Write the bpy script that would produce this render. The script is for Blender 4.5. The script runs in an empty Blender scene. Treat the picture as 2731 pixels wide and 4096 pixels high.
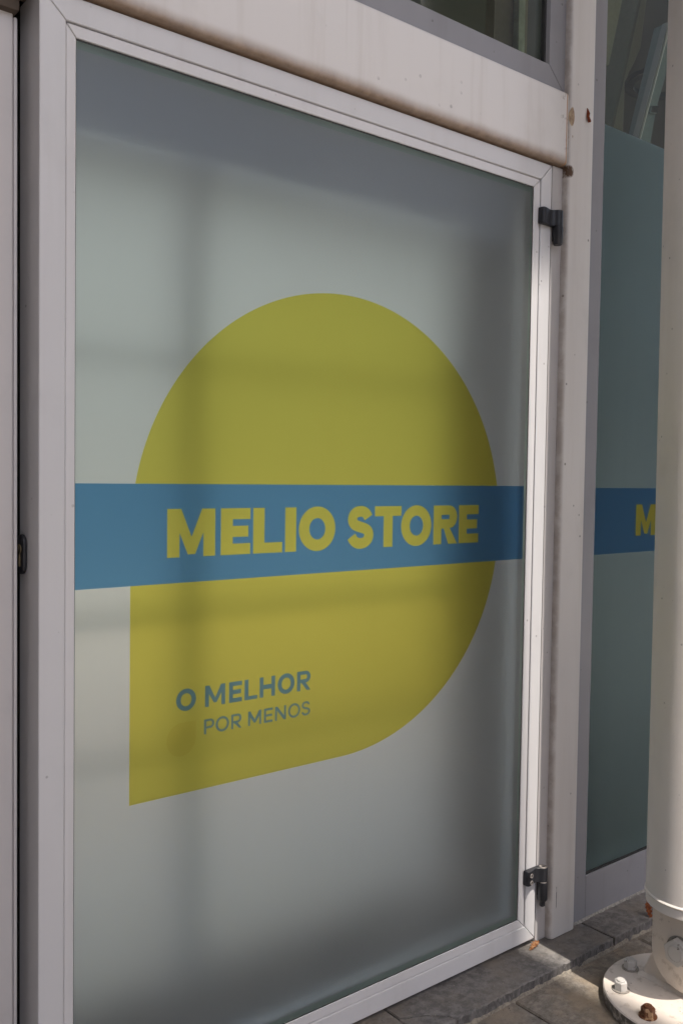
import bpy, bmesh, math, random
from mathutils import Vector, Matrix
from mathutils.geometry import delaunay_2d_cdt
random.seed(7)
C = bpy.context.scene.collection
sc = bpy.context.scene
R = math.radians
EYE = 1.17            # camera height above the pavement (m)
DIST = 1.41242        # camera distance from the door plane (y = 0)

# ------------------------------------------------------------------ camera
cam_d = bpy.data.cameras.new('camera'); cam = bpy.data.objects.new('camera', cam_d); C.objects.link(cam)
sc.camera = cam
cam_d.sensor_fit = 'VERTICAL'; cam_d.sensor_height = 36; cam_d.sensor_width = 24
cam_d.lens = 36 * 3665.93 / 4096
cam_d.clip_start = .05; cam_d.clip_end = 600
yaw, pitch, roll = .681203, -.039645, .014357
fwd = Vector((math.sin(yaw)*math.cos(pitch), math.cos(yaw)*math.cos(pitch), math.sin(pitch)))
rt = Vector((math.cos(yaw), -math.sin(yaw), 0)); up = rt.cross(fwd)
r2 = rt*math.cos(roll) + up*math.sin(roll); u2 = -rt*math.sin(roll) + up*math.cos(roll)
M = Matrix((r2, u2, -fwd)).transposed().to_4x4(); M.translation = Vector((0, -DIST, EYE))
cam.matrix_world = M

# ------------------------------------------------------------------ light
SUN_EL = R(65.5)
TRAVEL = Vector((.06, 1.0))            # horizontal direction the light travels in
world = bpy.data.worlds.new('World'); sc.world = world; world.use_nodes = True
wn = world.node_tree
bg = wn.nodes['Background']
sky = wn.nodes.new('ShaderNodeTexSky'); sky.sky_type = 'NISHITA'
sky.sun_disc = False; sky.sun_elevation = SUN_EL; sky.sun_rotation = math.atan2(-TRAVEL.x, -TRAVEL.y)
sky.air_density = 1.0; sky.dust_density = 4.0; sky.ozone_density = .6
wn.links.new(sky.outputs[0], bg.inputs[0]); bg.inputs[1].default_value = .15
sun_d = bpy.data.lights.new('sun', 'SUN'); sun = bpy.data.objects.new('sun', sun_d); C.objects.link(sun)
sun_d.energy = 2.6; sun_d.angle = R(.45); sun_d.color = (1, .93, .84)
h = TRAVEL.normalized()
sdir = Vector((h.x*math.cos(SUN_EL), h.y*math.cos(SUN_EL), -math.sin(SUN_EL)))
sun.rotation_euler = sdir.to_track_quat('-Z', 'Y').to_euler()
sun.location = (0, -6, 12)
vs = sc.view_settings; vs.view_transform = 'Standard'; vs.look = 'None'; vs.gamma = 1; vs.use_curve_mapping = False
vs.exposure = 1.08
cy = sc.cycles
cy.max_bounces = 12; cy.diffuse_bounces = 5; cy.glossy_bounces = 5; cy.transmission_bounces = 10; cy.transparent_max_bounces = 16
cy.use_denoising = True; cy.sample_clamp_indirect = 6

# ------------------------------------------------------------------ helpers
ORG = {}
def empty(name, loc, label=None, cat=None, group=None, kind=None):
    o = bpy.data.objects.new(name, None); C.objects.link(o); o.location = loc; o.empty_display_size = .05
    ORG[o] = Vector(loc); tag(o, label, cat, group, kind); return o
def tag(o, label=None, cat=None, group=None, kind=None):
    if label: o['label'] = label
    if cat: o['category'] = cat
    if group: o['group'] = group
    if kind: o['kind'] = kind
    return o
def obj(name, bm, mat, parent=None, loc=None, smooth=35):
    off = ORG[parent] if parent else (Vector(loc) if loc else Vector((0, 0, 0)))
    bmesh.ops.translate(bm, verts=bm.verts, vec=-off)
    me = bpy.data.meshes.new(name); bm.to_mesh(me); bm.free()
    if smooth:
        me.polygons.foreach_set('use_smooth', [True]*len(me.polygons)); me.set_sharp_from_angle(angle=R(smooth))
    if mat: me.materials.append(mat)
    o = bpy.data.objects.new(name, me); C.objects.link(o)
    ORG[o] = off
    if parent: o.parent = parent
    else: o.location = off
    return o
def bev(bm, w, seg=2, edges=None):
    if w > 0: bmesh.ops.bevel(bm, geom=edges or list(bm.edges), offset=w, segments=seg, profile=.5, affect='EDGES', clamp_overlap=True)
def box(x0, x1, y0, y1, z0, z1, b=0, seg=2, bm=None):
    t = bmesh.new()
    v = [t.verts.new((x, y, z)) for x in (x0, x1) for y in (y0, y1) for z in (z0, z1)]
    for f in ((0,1,3,2),(4,6,7,5),(0,4,5,1),(2,3,7,6),(0,2,6,4),(1,5,7,3)): t.faces.new([v[i] for i in f])
    bmesh.ops.recalc_face_normals(t, faces=t.faces); bev(t, b, seg)
    return merge(bm, t)
def merge(bm, t):
    if bm is None: return t
    me = bpy.data.meshes.new('tmp'); t.to_mesh(me); t.free(); bm.from_mesh(me); bpy.data.meshes.remove(me); return bm
def prism(pts, axis, a0, a1, b=0, seg=2, bm=None):
    """polygon pts extruded along an axis: 'y' -> pts are (x,z); 'z' -> (x,y); 'x' -> (y,z)"""
    t = bmesh.new()
    def P(p, a): return {'y': (p[0], a, p[1]), 'z': (p[0], p[1], a), 'x': (a, p[0], p[1])}[axis]
    lo = [t.verts.new(P(p, a0)) for p in pts]; hi = [t.verts.new(P(p, a1)) for p in pts]
    t.faces.new(lo); t.faces.new(hi[::-1])
    n = len(pts)
    for i in range(n): t.faces.new((lo[i], hi[i], hi[(i+1) % n], lo[(i+1) % n]))
    bmesh.ops.recalc_face_normals(t, faces=t.faces); bev(t, b, seg)
    return merge(bm, t)
def lathe(profile, c, n=32, axis='z', bm=None):
    """profile: list of (r, height); closed at both ends"""
    t = bmesh.new(); rings = []
    for r, hh in profile:
        ring = []
        for k in range(n):
            a = 2*math.pi*k/n
            p = (r*math.cos(a), r*math.sin(a), hh)
            if axis == 'x': p = (hh, p[0], p[1])
            if axis == 'y': p = (p[0], hh, p[1])
            ring.append(t.verts.new((c[0]+p[0], c[1]+p[1], c[2]+p[2])))
        rings.append(ring)
    for a, b2 in zip(rings, rings[1:]):
        for k in range(n): t.faces.new((a[k], a[(k+1) % n], b2[(k+1) % n], b2[k]))
    t.faces.new(rings[0][::-1]); t.faces.new(rings[-1])
    bmesh.ops.recalc_face_normals(t, faces=t.faces)
    return merge(bm, t)
def beam(p, q, w, d, mat, name, parent=None, loc=None):
    """rectangular bar between two points"""
    p, q = Vector(p), Vector(q); ax = (q-p).normalized(); s = ax.cross(Vector((0, 1, 0))).normalized(); n = ax.cross(s)
    t = bmesh.new(); v = []
    for e in (p, q):
        for i, j in ((-1,-1),(1,-1),(1,1),(-1,1)): v.append(t.verts.new(e + s*i*w/2 + n*j*d/2))
    t.faces.new(v[:4]); t.faces.new(v[4:][::-1])
    for i in range(4): t.faces.new((v[i], v[4+i], v[4+(i+1) % 4], v[(i+1) % 4]))
    bmesh.ops.recalc_face_normals(t, faces=t.faces); bev(t, .004, 1)
    return obj(name, t, mat, parent, loc)

# ------------------------------------------------------------------ materials
class NT:
    def __init__(s, name):
        s.m = bpy.data.materials.new(name); s.m.use_nodes = True; s.t = s.m.node_tree; s.t.nodes.clear()
        s.out = s.n('ShaderNodeOutputMaterial'); s.pos = s.n('ShaderNodeNewGeometry').outputs['Position']
    def n(s, k, **kw):
        o = s.t.nodes.new(k)
        for a, b in kw.items(): setattr(o, a, b)
        return o
    def set(s, sock, v):
        if isinstance(v, bpy.types.NodeSocket): s.t.links.new(v, sock)
        elif isinstance(v, tuple) and len(v) == 3 and sock.type == 'RGBA': sock.default_value = (*v, 1)
        else: sock.default_value = v
    def mth(s, op, a, b=0.0, c=None, clamp=False):
        o = s.n('ShaderNodeMath', operation=op, use_clamp=clamp); s.set(o.inputs[0], a); s.set(o.inputs[1], b)
        if c is not None: s.set(o.inputs[2], c)
        return o.outputs[0]
    def ramp(s, v, a, b, lo=0.0, hi=1.0):
        o = s.n('ShaderNodeMapRange', interpolation_type='SMOOTHSTEP'); s.set(o.inputs[0], v)
        o.inputs[1].default_value = a; o.inputs[2].default_value = b; o.inputs[3].default_value = lo; o.inputs[4].default_value = hi
        return o.outputs[0]
    def noise(s, scale, detail=4, rough=.55, stretch=(1, 1, 1), dist=0, vec=None, off=(0, 0, 0)):
        mp = s.n('ShaderNodeMapping'); s.set(mp.inputs[0], vec or s.pos); mp.inputs[3].default_value = stretch; mp.inputs[1].default_value = off
        o = s.n('ShaderNodeTexNoise'); s.set(o.inputs['Vector'], mp.outputs[0]); o.inputs['Scale'].default_value = scale
        o.inputs['Detail'].default_value = detail; o.inputs['Roughness'].default_value = rough; o.inputs['Distortion'].default_value = dist
        return o.outputs[0]
    def vor(s, scale, feature='F1', stretch=(1, 1, 1)):
        mp = s.n('ShaderNodeMapping'); s.set(mp.inputs[0], s.pos); mp.inputs[3].default_value = stretch
        o = s.n('ShaderNodeTexVoronoi', feature=feature); s.set(o.inputs['Vector'], mp.outputs[0]); o.inputs['Scale'].default_value = scale
        return o.outputs[0]
    def mix(s, f, a, b, mode='MIX'):
        o = s.n('ShaderNodeMix', data_type='RGBA', blend_type=mode); s.set(o.inputs[0], f); s.set(o.inputs[6], a); s.set(o.inputs[7], b); return o.outputs[2]
    def xyz(s):
        o = s.n('ShaderNodeSeparateXYZ'); s.set(o.inputs[0], s.pos); return o.outputs
    def bump(s, hgt, strength, dist=.001):
        o = s.n('ShaderNodeBump'); o.inputs['Strength'].default_value = strength; o.inputs['Distance'].default_value = dist; s.set(o.inputs['Height'], hgt); return o.outputs[0]
    def principled(s, col, rough, metal=0.0, spec=.5, normal=None):
        o = s.n('ShaderNodeBsdfPrincipled'); s.set(o.inputs['Base Color'], col); s.set(o.inputs['Roughness'], rough)
        s.set(o.inputs['Metallic'], metal); s.set(o.inputs['Specular IOR Level'], spec)
        if normal: s.set(o.inputs['Normal'], normal)
        s.t.links.new(o.outputs[0], s.out.inputs[0]); return o
def specks(m, scale, thr):
    """small irregular dark dots, sparse"""
    d = m.vor(scale); n = m.noise(scale*.35, 2)
    return m.mth('MULTIPLY', m.ramp(d, thr, thr*.55), m.ramp(n, .52, .6))
def painted(name, col, rough=.42, streak=.10, smudge=.10, speck=.6, spk_scale=38, metal=0.0, bump=.12, spec=.4):
    m = NT(name)
    st = m.noise(14, 5, .6, (1.0, 1.0, .07)); sm = m.noise(5, 6, .62, off=(3, 1, 2)); fine = m.noise(260, 2)
    d = tuple(c*f for c, f in zip(col, (.70, .66, .61)))
    c = m.mix(m.ramp(st, .48, .78, 0, streak*4), col, d)
    c = m.mix(m.ramp(sm, .52, .80, 0, smudge*5), c, tuple(x*.68 for x in col))
    c = m.mix(m.ramp(m.noise(1.3, 3), .35, .7, 0, .25), c, tuple(x*y for x, y in zip(col, (1.03, .98, .95))))
    sp = specks(m, spk_scale, .12)
    c = m.mix(m.mth('MULTIPLY', sp, speck), c, (.05, .045, .04))
    m.c = c; m.fine = fine
    r = m.ramp(sm, .3, .75, rough-.06, rough+.12)
    m.b = m.principled(c, r, metal, spec, m.bump(m.mth('ADD', fine, m.mth('MULTIPLY', sm, 2.0)), bump, .0006))
    return m

WHITE = (.71, .685, .665)
ALU = (.56, .545, .555)
def make_post_mat():
    m = painted('white_steel_paint', WHITE, .38, .10, .07, .65, 30)
    x, y, z = m.xyz()
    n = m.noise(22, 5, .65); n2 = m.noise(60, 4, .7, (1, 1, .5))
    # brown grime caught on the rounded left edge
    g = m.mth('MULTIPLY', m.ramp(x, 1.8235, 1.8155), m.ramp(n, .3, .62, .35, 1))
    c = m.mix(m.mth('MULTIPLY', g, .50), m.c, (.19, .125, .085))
    # blistered yellow-brown filler patch and rust by the beam end
    def ell(cx, cz, rx, rz, soft=.35):
        a = m.mth('POWER', m.mth('DIVIDE', m.mth('SUBTRACT', x, cx), rx), 2.0); b = m.mth('POWER', m.mth('DIVIDE', m.mth('SUBTRACT', z, cz), rz), 2.0)
        e = m.mth('ADD', m.mth('ADD', a, b), m.mth('MULTIPLY', m.mth('SUBTRACT', n2, .5), 1.2))
        return m.ramp(e, 1.15, 1.15-soft)
    p = ell(1.8245, EYE+.868, .008, .022)
    c = m.mix(m.mth('MULTIPLY', p, .85), c, m.mix(m.ramp(n2, .4, .6), (.50, .36, .20), (.24, .13, .055)))
    q = m.mth('MULTIPLY', ell(1.8235, EYE+.815, .010, .016, .1), m.ramp(n2, .55, .68))
    c = m.mix(q, c, (.30, .17, .05))
    q = m.mth('MULTIPLY', ell(1.819, EYE+.738, .016, .016, .6), m.ramp(n2, .42, .56))
    c = m.mix(q, c, (.10, .055, .03))
    ln = m.mth('ABSOLUTE', m.mth('SUBTRACT', x, m.mth('ADD', 1.8345, m.mth('MULTIPLY', m.mth('SUBTRACT', n2, .5), .003))))
    seg = m.mth('MULTIPLY', m.ramp(z, .100, .106), m.ramp(z, .160, .154))
    c = m.mix(m.mth('MULTIPLY', m.mth('MULTIPLY', m.ramp(ln, .0013, .0006), seg), m.ramp(n2, .40, .46)), c, (.03, .028, .025))
    m.set(m.b.inputs['Base Color'], c); return m.m
def make_lintel_mat():
    m = painted('white_beam_paint', WHITE, .38, .16, .08, .4, 26)
    x, y, z = m.xyz()
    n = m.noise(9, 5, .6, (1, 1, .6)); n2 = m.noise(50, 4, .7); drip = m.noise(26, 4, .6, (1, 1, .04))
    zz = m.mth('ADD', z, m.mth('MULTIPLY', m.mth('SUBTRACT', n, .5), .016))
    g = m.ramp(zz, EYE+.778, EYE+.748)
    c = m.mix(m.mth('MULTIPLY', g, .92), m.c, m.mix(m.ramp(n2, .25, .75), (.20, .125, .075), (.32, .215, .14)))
    c = m.mix(m.mth('MULTIPLY', m.ramp(drip, .6, .76), m.ramp(z, EYE+.78, EYE+.93, 0, .5)), c, (.36, .31, .27))
    # rust run along the weld to the post
    ln = m.mth('ABSOLUTE', m.mth('SUBTRACT', x, m.mth('ADD', 1.8052, m.mth('MULTIPLY', m.mth('SUBTRACT', n, .5), .006))))
    c = m.mix(m.mth('MULTIPLY', m.ramp(ln, .0024, .0012), .85), c, (.42, .19, .055))
    c = m.mix(m.mth('MULTIPLY', m.mth('MULTIPLY', m.ramp(x, 1.765, 1.80), m.ramp(n2, .56, .68)), .55), c, (.20, .16, .13))
    m.set(m.b.inputs['Base Color'], c); return m.m
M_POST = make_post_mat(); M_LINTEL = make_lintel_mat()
M_WHITE = painted('white_panel_paint', (.60, .575, .575), .42, .06, .08, .6, 26).m
M_DOOR = painted('pale_door_aluminium', (.625, .62, .628), .36, .07, .05, .6, 34).m
M_BEAD = painted('pale_bead_aluminium', (.655, .645, .65), .38, .07, .05, .4, 34).m
M_FRAME = painted('grey_window_aluminium', (.27, .268, .285), .42, .10, .08, .5, 34).m
M_JAMB = painted('grey_jamb_aluminium', (.48, .46, .455), .42, .10, .06, .5, 34).m
M_COL = painted('cream_column_paint', (.78, .735, .69), .42, .05, .07, .5, 42, bump=.55).m
def make_base_mat():
    m = painted('cream_base_paint', (.64, .575, .51), .5, .02, .13, .75, 55)
    n = m.noise(30, 6, .68); g = m.n('ShaderNodeNewGeometry'); sx = m.n('ShaderNodeSeparateXYZ'); m.set(sx.inputs[0], g.outputs['Normal'])
    x, y, z = m.xyz()
    # peeling, weathered rim of the plate
    side = m.ramp(m.mth('ABSOLUTE', sx.outputs[2]), .5, .3)
    low = m.mth('MULTIPLY', side, m.ramp(z, .034, .028))
    c = m.mix(m.mth('MULTIPLY', low, m.ramp(n, .36, .5)), m.c, (.16, .145, .13))
    c = m.mix(m.mth('MULTIPLY', m.ramp(n, .54, .68), .55), c, (.33, .27, .215))
    m.set(m.b.inputs['Base Color'], c); return m.m
M_BASE = make_base_mat()
def make_nut_mat(name, rust):
    m = NT(name); n = m.noise(60, 4, .55); n2 = m.noise(220, 3)
    a, b = ((.53, .505, .475), (.15, .13, .11)) if not rust else ((.40, .25, .14), (.13, .05, .022))
    c = m.mix(m.ramp(n, .64 if not rust else .43, .72 if not rust else .50), a, b)
    m.principled(c, .6, 0, .3, m.bump(n2, .3, .001)); return m.m
M_NUT = make_nut_mat('painted_nut', False); M_RUST = make_nut_mat('rusty_nut', True)
def simple(name, col, rough=.5, metal=0, nsc=60, amt=.25, spec=.5):
    m = NT(name); n = m.noise(nsc, 4)
    m.principled(m.mix(m.ramp(n, .35, .75, 0, amt), col, tuple(c*.5 for c in col)), rough, metal, spec, m.bump(n, .15, .0006)); return m.m
M_BLACK = simple('black_hinge_coating', (.018, .019, .024), .45, amt=.4)
M_DUSTY = simple('dusty_metal', (.30, .27, .25), .7, nsc=240, amt=.9)
M_WASHER = simple('dirty_washer', (.30, .27, .235), .7, nsc=120, amt=.8)
M_BRASS = simple('dull_brass', (.30, .24, .15), .4, .8)
M_GASKET = simple('dark_gasket', (.03, .03, .03), .7)
M_DARK = simple('dark_recess', (.02, .018, .016), .9)
M_MORTAR = simple('crumbly_mortar', (.30, .265, .215), .95, nsc=130, amt=.9)
M_PLASTER = simple('pale_plaster', (.70, .69, .66), .9, nsc=3, amt=.1)
M_SUN_MASK = simple('sun_mask_render', (.24, .225, .21), .8, nsc=2, amt=.15)  # for the added overhead slab that masks the sun
def make_stone(name, base, warm, scale=1.0, by_object=True):
    m = NT(name)
    tc = m.n('ShaderNodeObjectInfo')
    a = m.noise(46*scale, 8, .78); b = m.noise(7, 5, .6); f = m.noise(210, 4, .7); st = m.noise(16, 6, .66, (1, 2.4, 1), 1.2)
    c = m.mix(m.ramp(a, .36, .66), tuple(x*.58 for x in base), tuple(x*1.22 for x in base))
    c = m.mix(m.ramp(b, .42, .68, 0, .75), c, warm)
    c = m.mix(m.ramp(st, .55, .7, 0, .5), c, tuple(x*.45 for x in base))
    c = m.mix(m.ramp(f, .60, .74, 0, .55), c, tuple(min(1, x*1.7) for x in base))
    c = m.mix(m.ramp(m.vor(62), .10, .05, 0, .5), c, (.035, .033, .03))
    gn = m.n('ShaderNodeNewGeometry'); sx = m.n('ShaderNodeSeparateXYZ'); m.set(sx.inputs[0], gn.outputs['True Normal'])
    side = m.ramp(m.mth('ABSOLUTE', sx.outputs[2]), .75, .35); chip = m.noise(70, 5, .7, (1, 1, .45)); chip2 = m.noise(190, 4, .75, (1, 1, .3))
    cs = m.mix(m.ramp(chip, .40, .60), tuple(x*.52 for x in base), tuple(x*.95 for x in base)); cs = m.mix(m.ramp(chip2, .56, .68, 0, .7), cs, tuple(x*1.7 for x in base))
    c = m.mix(side, c, cs)
    if by_object:
        v = m.n('ShaderNodeHueSaturation'); m.set(v.inputs['Value'], m.mth('MULTIPLY_ADD', tc.outputs['Random'], .16, .92)); m.set(v.inputs['Color'], c)
        m.set(v.inputs['Saturation'], m.mth('MULTIPLY_ADD', tc.outputs['Random'], .5, .75)); c = v.outputs[0]
    m.principled(c, m.ramp(a, .3, .7, .72, .9), 0, .3, m.bump(m.mth('ADD', a, m.mth('MULTIPLY', f, .6)), .55, .0022)); return m.m
M_STONE = make_stone('grey_threshold_stone', (.185, .174, .166), (.21, .182, .15))
M_SLAB = make_stone('brownish_paving_stone', (.225, .202, .176), (.275, .222, .165))
M_GROUND = make_stone('street_paving', (.55, .53, .505), (.55, .52, .48), .3, False)
def film(name, tint, rough=.44, diff=.075, dcol=None, ior=1.30, grain=.0):
    """adhesive frosted film: scatters what is behind it, with a little white scatter of its own"""
    m = NT(name); s = tuple(c**.5 for c in tint)
    g = m.n('ShaderNodeBsdfGlass'); m.set(g.inputs['Color'], s); g.inputs['IOR'].default_value = ior; g.inputs['Roughness'].default_value = rough
    d = m.n('ShaderNodeBsdfDiffuse'); n = m.noise(420, 2)
    dc = dcol or tuple(c*.72 for c in tint)
    m.set(d.inputs['Color'], m.mix(m.ramp(n, .3, .7), tuple(c*.93 for c in dc), dc))
    x = m.n('ShaderNodeMixShader'); cl = m.noise(2.3, 5, .62); sk = m.noise(11, 5, .65, (1, 1, .12))
    m.set(x.inputs[0], m.mth('MULTIPLY', m.mth('ADD', m.ramp(cl, .3, .7, .7, 1.25), m.ramp(sk, .52, .8, 0, .45)), diff))
    m.set(g.inputs['Roughness'], m.ramp(cl, .3, .7, rough-.02, rough+.03))
    m.t.links.new(g.outputs[0], x.inputs[1]); m.t.links.new(d.outputs[0], x.inputs[2]); m.t.links.new(x.outputs[0], m.out.inputs[0]); return m.m
F_WHITE = film('frosted_film', (.86, .88, .86))
F_YEL = film('yellow_film', (.80, .735, .15))
F_BLUE = film('blue_film', (.165, .385, .62))
F_TEXT = film('teal_text_film', (.20, .37, .42))
F_DROP = film('olive_film', (.75, .665, .125))
F_TEAL = film('frosted_film_teal', (.70, .80, .80), rough=.5, diff=.09, dcol=(.34, .43, .45), ior=1.18)
def clear_glass(name, tint, k=1.0):
    m = NT(name); t = m.n('ShaderNodeBsdfTransparent'); m.set(t.inputs[0], tint)
    g = m.n('ShaderNodeBsdfGlossy'); g.inputs['Roughness'].default_value = .012; m.set(g.inputs[0], (.95, .97, .98))
    f = m.n('ShaderNodeFresnel'); f.inputs[0].default_value = 1.5; bf = m.n('ShaderNodeNewGeometry').outputs['Backfacing']
    x = m.n('ShaderNodeMixShader'); m.set(x.inputs[0], m.mth('MULTIPLY', m.mth('MULTIPLY', f.outputs[0], k), m.mth('SUBTRACT', 1.0, bf), clamp=True))
    m.t.links.new(t.outputs[0], x.inputs[1]); m.t.links.new(g.outputs[0], x.inputs[2]); m.t.links.new(x.outputs[0], m.out.inputs[0]); return m.m
M_GLASS = clear_glass('clear_window_glass', (.88, .92, .86), 1.3)
M_PANE = clear_glass('door_glass', (.93, .96, .95), .3)
def leaf_mat(name, a, b):
    m = NT(name); n = m.noise(160, 5, .6)
    m.principled(m.mix(m.ramp(n, .35, .65), a, b), .6, 0, .3, m.bump(n, .4, .001)); return m.m
M_LEAF = leaf_mat('dry_tan_leaf', (.52, .30, .16), (.30, .12, .045))
M_LEAF2 = leaf_mat('red_brown_leaf', (.42, .12, .045), (.25, .06, .022))
M_LEAF3 = leaf_mat('orange_leaf', (.36, .11, .03), (.20, .05, .015))

# ------------------------------------------------------------------ ground
g = bmesh.new()
vv = [g.verts.new(p) for p in ((-150, -150, -.03), (150, -150, -.03), (150, 150, -.03), (-150, 150, -.03))]; g.faces.new(vv)
tag(obj('ground', g, M_GROUND, smooth=0), kind='structure')
pav = empty('pavement', (0, -1, 0), kind='structure')
bed = box(-1.35, 3.95, -3.2, .4, -.028, -.007); obj('mortar_bed', bed, M_MORTAR, pav)
def rough_slab(x0, x1, y0, y1, z0, z1, n=8, j=.0018, b=.004):
    pts = []
    for a, c in (((x0, y0), (x1, y0)), ((x1, y0), (x1, y1)), ((x1, y1), (x0, y1)), ((x0, y1), (x0, y0))):
        k = n if abs(c[0]-a[0]) > .1 else max(2, n//2)
        for i in range(k):
            t = i/k; pts.append((a[0]+(c[0]-a[0])*t + random.uniform(-j, j), a[1]+(c[1]-a[1])*t + random.uniform(-j, j)))
    return pts
def stone_prism(pts, z0, z1, ch):
    """slab with a small worn chamfer round the top edge"""
    t = bmesh.new(); n = len(pts); cx = sum(p[0] for p in pts)/n; cy_ = sum(p[1] for p in pts)/n
    lo = [t.verts.new((p[0], p[1], z0)) for p in pts]
    m1 = [t.verts.new((p[0], p[1], z1-ch*random.uniform(.6, 1.5))) for p in pts]
    tp = []
    for i, p in enumerate(pts):
        a, b = Vector(pts[i-1]), Vector(pts[(i+1) % n]); d = (b-a).normalized(); nrm = Vector((-d.y, d.x)); k = ch*random.uniform(.6, 1.6)
        tp.append(t.verts.new((p[0]+nrm.x*k, p[1]+nrm.y*k, z1)))
    t.faces.new(lo[::-1]); t.faces.new(tp)
    for i in range(n):
        j2 = (i+1) % n
        t.faces.new((lo[i], lo[j2], m1[j2], m1[i])); t.faces.new((m1[i], m1[j2], tp[j2], tp[i]))
    bmesh.ops.recalc_face_normals(t, faces=t.faces); return t
PX, PW = 1.574, .473
for r_, (ya, yb) in enumerate(((-.79, -.108), (-1.47, -.795), (-2.15, -1.475))):
    for k in range(-5, 4):
        sh = 0 if r_ % 2 == 0 else .23
        xa = PX + PW*k + sh
        obj('slab', stone_prism(rough_slab(xa+.003, xa+PW-.003, ya+.003, yb, -.026, 0, 6), -.026, random.uniform(-.0012, .0005), .0035), M_SLAB, pav, smooth=25)

# the raised threshold course under the shopfront
thr = empty('threshold_course', (1.3, 0, 0), kind='structure')
ZT = .025; YF = -.104
def stone(x0, x1, seg=64, poly=None):
    if poly is None:
        pts = []
        for i in range(seg+1):
            pts.append((x0+(x1-x0)*i/seg, YF + random.uniform(-.0022, .0018) + (.0012*math.sin(i*1.7))))
        pts += [(x1, .12), (x0, .12)]
    else: pts = poly
    t = stone_prism(pts, -.01, ZT, .0022)
    return obj('stone', t, M_STONE, thr, smooth=28)
G = .0022
stone(-.68, -.0195-G); stone(-.0195+G, .639-G); stone(.639+G, 1.2975-G)
crack = [(1.2990, -.0286), (1.312, -.0335), (1.328, -.0378), (1.342, -.0455), (1.3553, -.0524), (1.368, -.062), (1.379, -.0707), (1.390, -.084), (1.397, -.1030)]
front = [(1.397 + (1.956-G-1.397)*i/56, YF+random.uniform(-.0022, .0020)) for i in range(57)]
stone(0, 0, poly=front + [(1.956-G, .12), (1.2975+G, .12), (1.2975+G, -.0275)] + [(p[0], p[1]) for p in crack[1:-1]])
stone(0, 0, poly=[(1.2975+G, YF), (1.33, YF-.002), (1.365, YF+.001), (1.393, YF)] + [(p[0]-.0028, p[1]-.0026) for p in crack[::-1]][1:] )
stone(1.956+G, 2.6145-G); stone(2.6145+G, 3.27-G); stone(3.27+G, 3.93)
# crumbling mortar at the foot of the riser
t = bmesh.new(); prev = None
xs = [-.6+i*.018 for i in range(250)]
for i, x in enumerate(xs):
    d = .003 + .004*math.sin(i*.9)*math.sin(i*.23) + random.uniform(-.002, .003); hgt = .002 + random.uniform(0, .004)
    row = [t.verts.new((x, YF+.012, hgt+.003)), t.verts.new((x, YF-d*.5, hgt)), t.verts.new((x, YF-d-.003, -.006))]
    if prev:
        for a in range(2): t.faces.new((prev[a], row[a], row[a+1], prev[a+1]))
    prev = row
bmesh.ops.recalc_face_normals(t, faces=t.faces)
obj('mortar_fillet', t, M_MORTAR, thr, smooth=20)

# ------------------------------------------------------------------ building shell around the shopfront, with added sky blockers and backdrop
wall = box(-9, 14, .0, .18, 3.45, 4.4); tag(obj('facade_wall', wall, M_PLASTER, loc=(2, .1, 3.45)), 'pale plaster wall above the shopfront glazing', 'wall')
wl = box(-9, .20, .05, .2, .02, 3.45, .004); tag(obj('cladding_panel', wl, M_WHITE, loc=(-4, .1, .02)), 'flat white wall panel left of the left steel post', 'wall')
wr = box(3.32, 14, .05, .2, .02, 3.45, .004); tag(obj('cladding_panel', wr, M_WHITE, loc=(8, .1, .02)), 'flat white wall panel beyond the side window', 'wall')
fl = box(-3, 9, .12, 1.2, -.02, .022); tag(obj('shop_floor', fl, simple('shop_floor', (.84, .71, .57), .6, nsc=2, amt=.1), smooth=0), kind='structure')
ce = box(-3, 9, .18, .60, 3.5, 3.6); tag(obj('shop_ceiling', ce, simple('ceiling_paint', (.26, .25, .20), .8), smooth=0), kind='structure')
sw = box(-3.1, -3.0, .2, 1.2, 0, 3.4); tag(obj('shop_side_wall', sw, M_PLASTER, smooth=0), 'pale inner side wall of the shop', 'wall')
sw = box(9.0, 9.1, .2, 1.2, 0, 3.4); tag(obj('shop_end_wall', sw, M_PLASTER, smooth=0), 'inner wall at the far end of the shop', 'wall')
cwm = simple('backdrop_render', (.245, .272, .272), .9, nsc=1.5, amt=.12)
sd = box(-1.9, -1.7, -4.2, .049, -.03, 7.5); tag(obj('left_sky_blocker', sd, simple('left_blocker_dark', (.16, .145, .13), .85, nsc=4), loc=(-1.8, -2, 0), smooth=0), 'dark wall added out of view to block sky on the left', 'wall')  # added out of view to block sky and darken the door's left return
ob = box(-30, 40, -24, -17, -.03, 6.0); tag(obj('opposite_sky_blocker', ob, simple('opposite_render', (.42, .37, .32), .9, nsc=1), loc=(5, -20, 0), smooth=0), 'beige block added across the street to hide low sky', 'building')  # added out of view to hide low sky from the glass reflections
ob = box(12, 60, -24, -16.9, -.03, 23); tag(obj('opposite_sky_blocker', ob, simple('opposite_stone', (.33, .30, .27), .9, nsc=1), loc=(30, -20, 0), smooth=0), 'tall block added across the street to cut sky reflections', 'building')  # added tall block, keeps bright sky out of the upper glass
cw = box(-4, 22, 7.4, 7.6, -.03, 5.5); tag(obj('sunlit_backdrop', cw, cwm, loc=(5, 7.5, 0), smooth=0), 'sunlit backdrop wall added behind the shop to brighten the film', 'wall')  # added backdrop: its sunlit face brightens the door film from behind
ct = box(-4, 22, 1.21, 2.8, -.028, -.002); tag(obj('courtyard_floor_bright', ct, simple('bright_court_paving', (.82, .665, .50), .9, nsc=6, amt=.06), smooth=0), kind='structure')  # pale warm colour paints sunlight onto the shaded near part of the court floor
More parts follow.
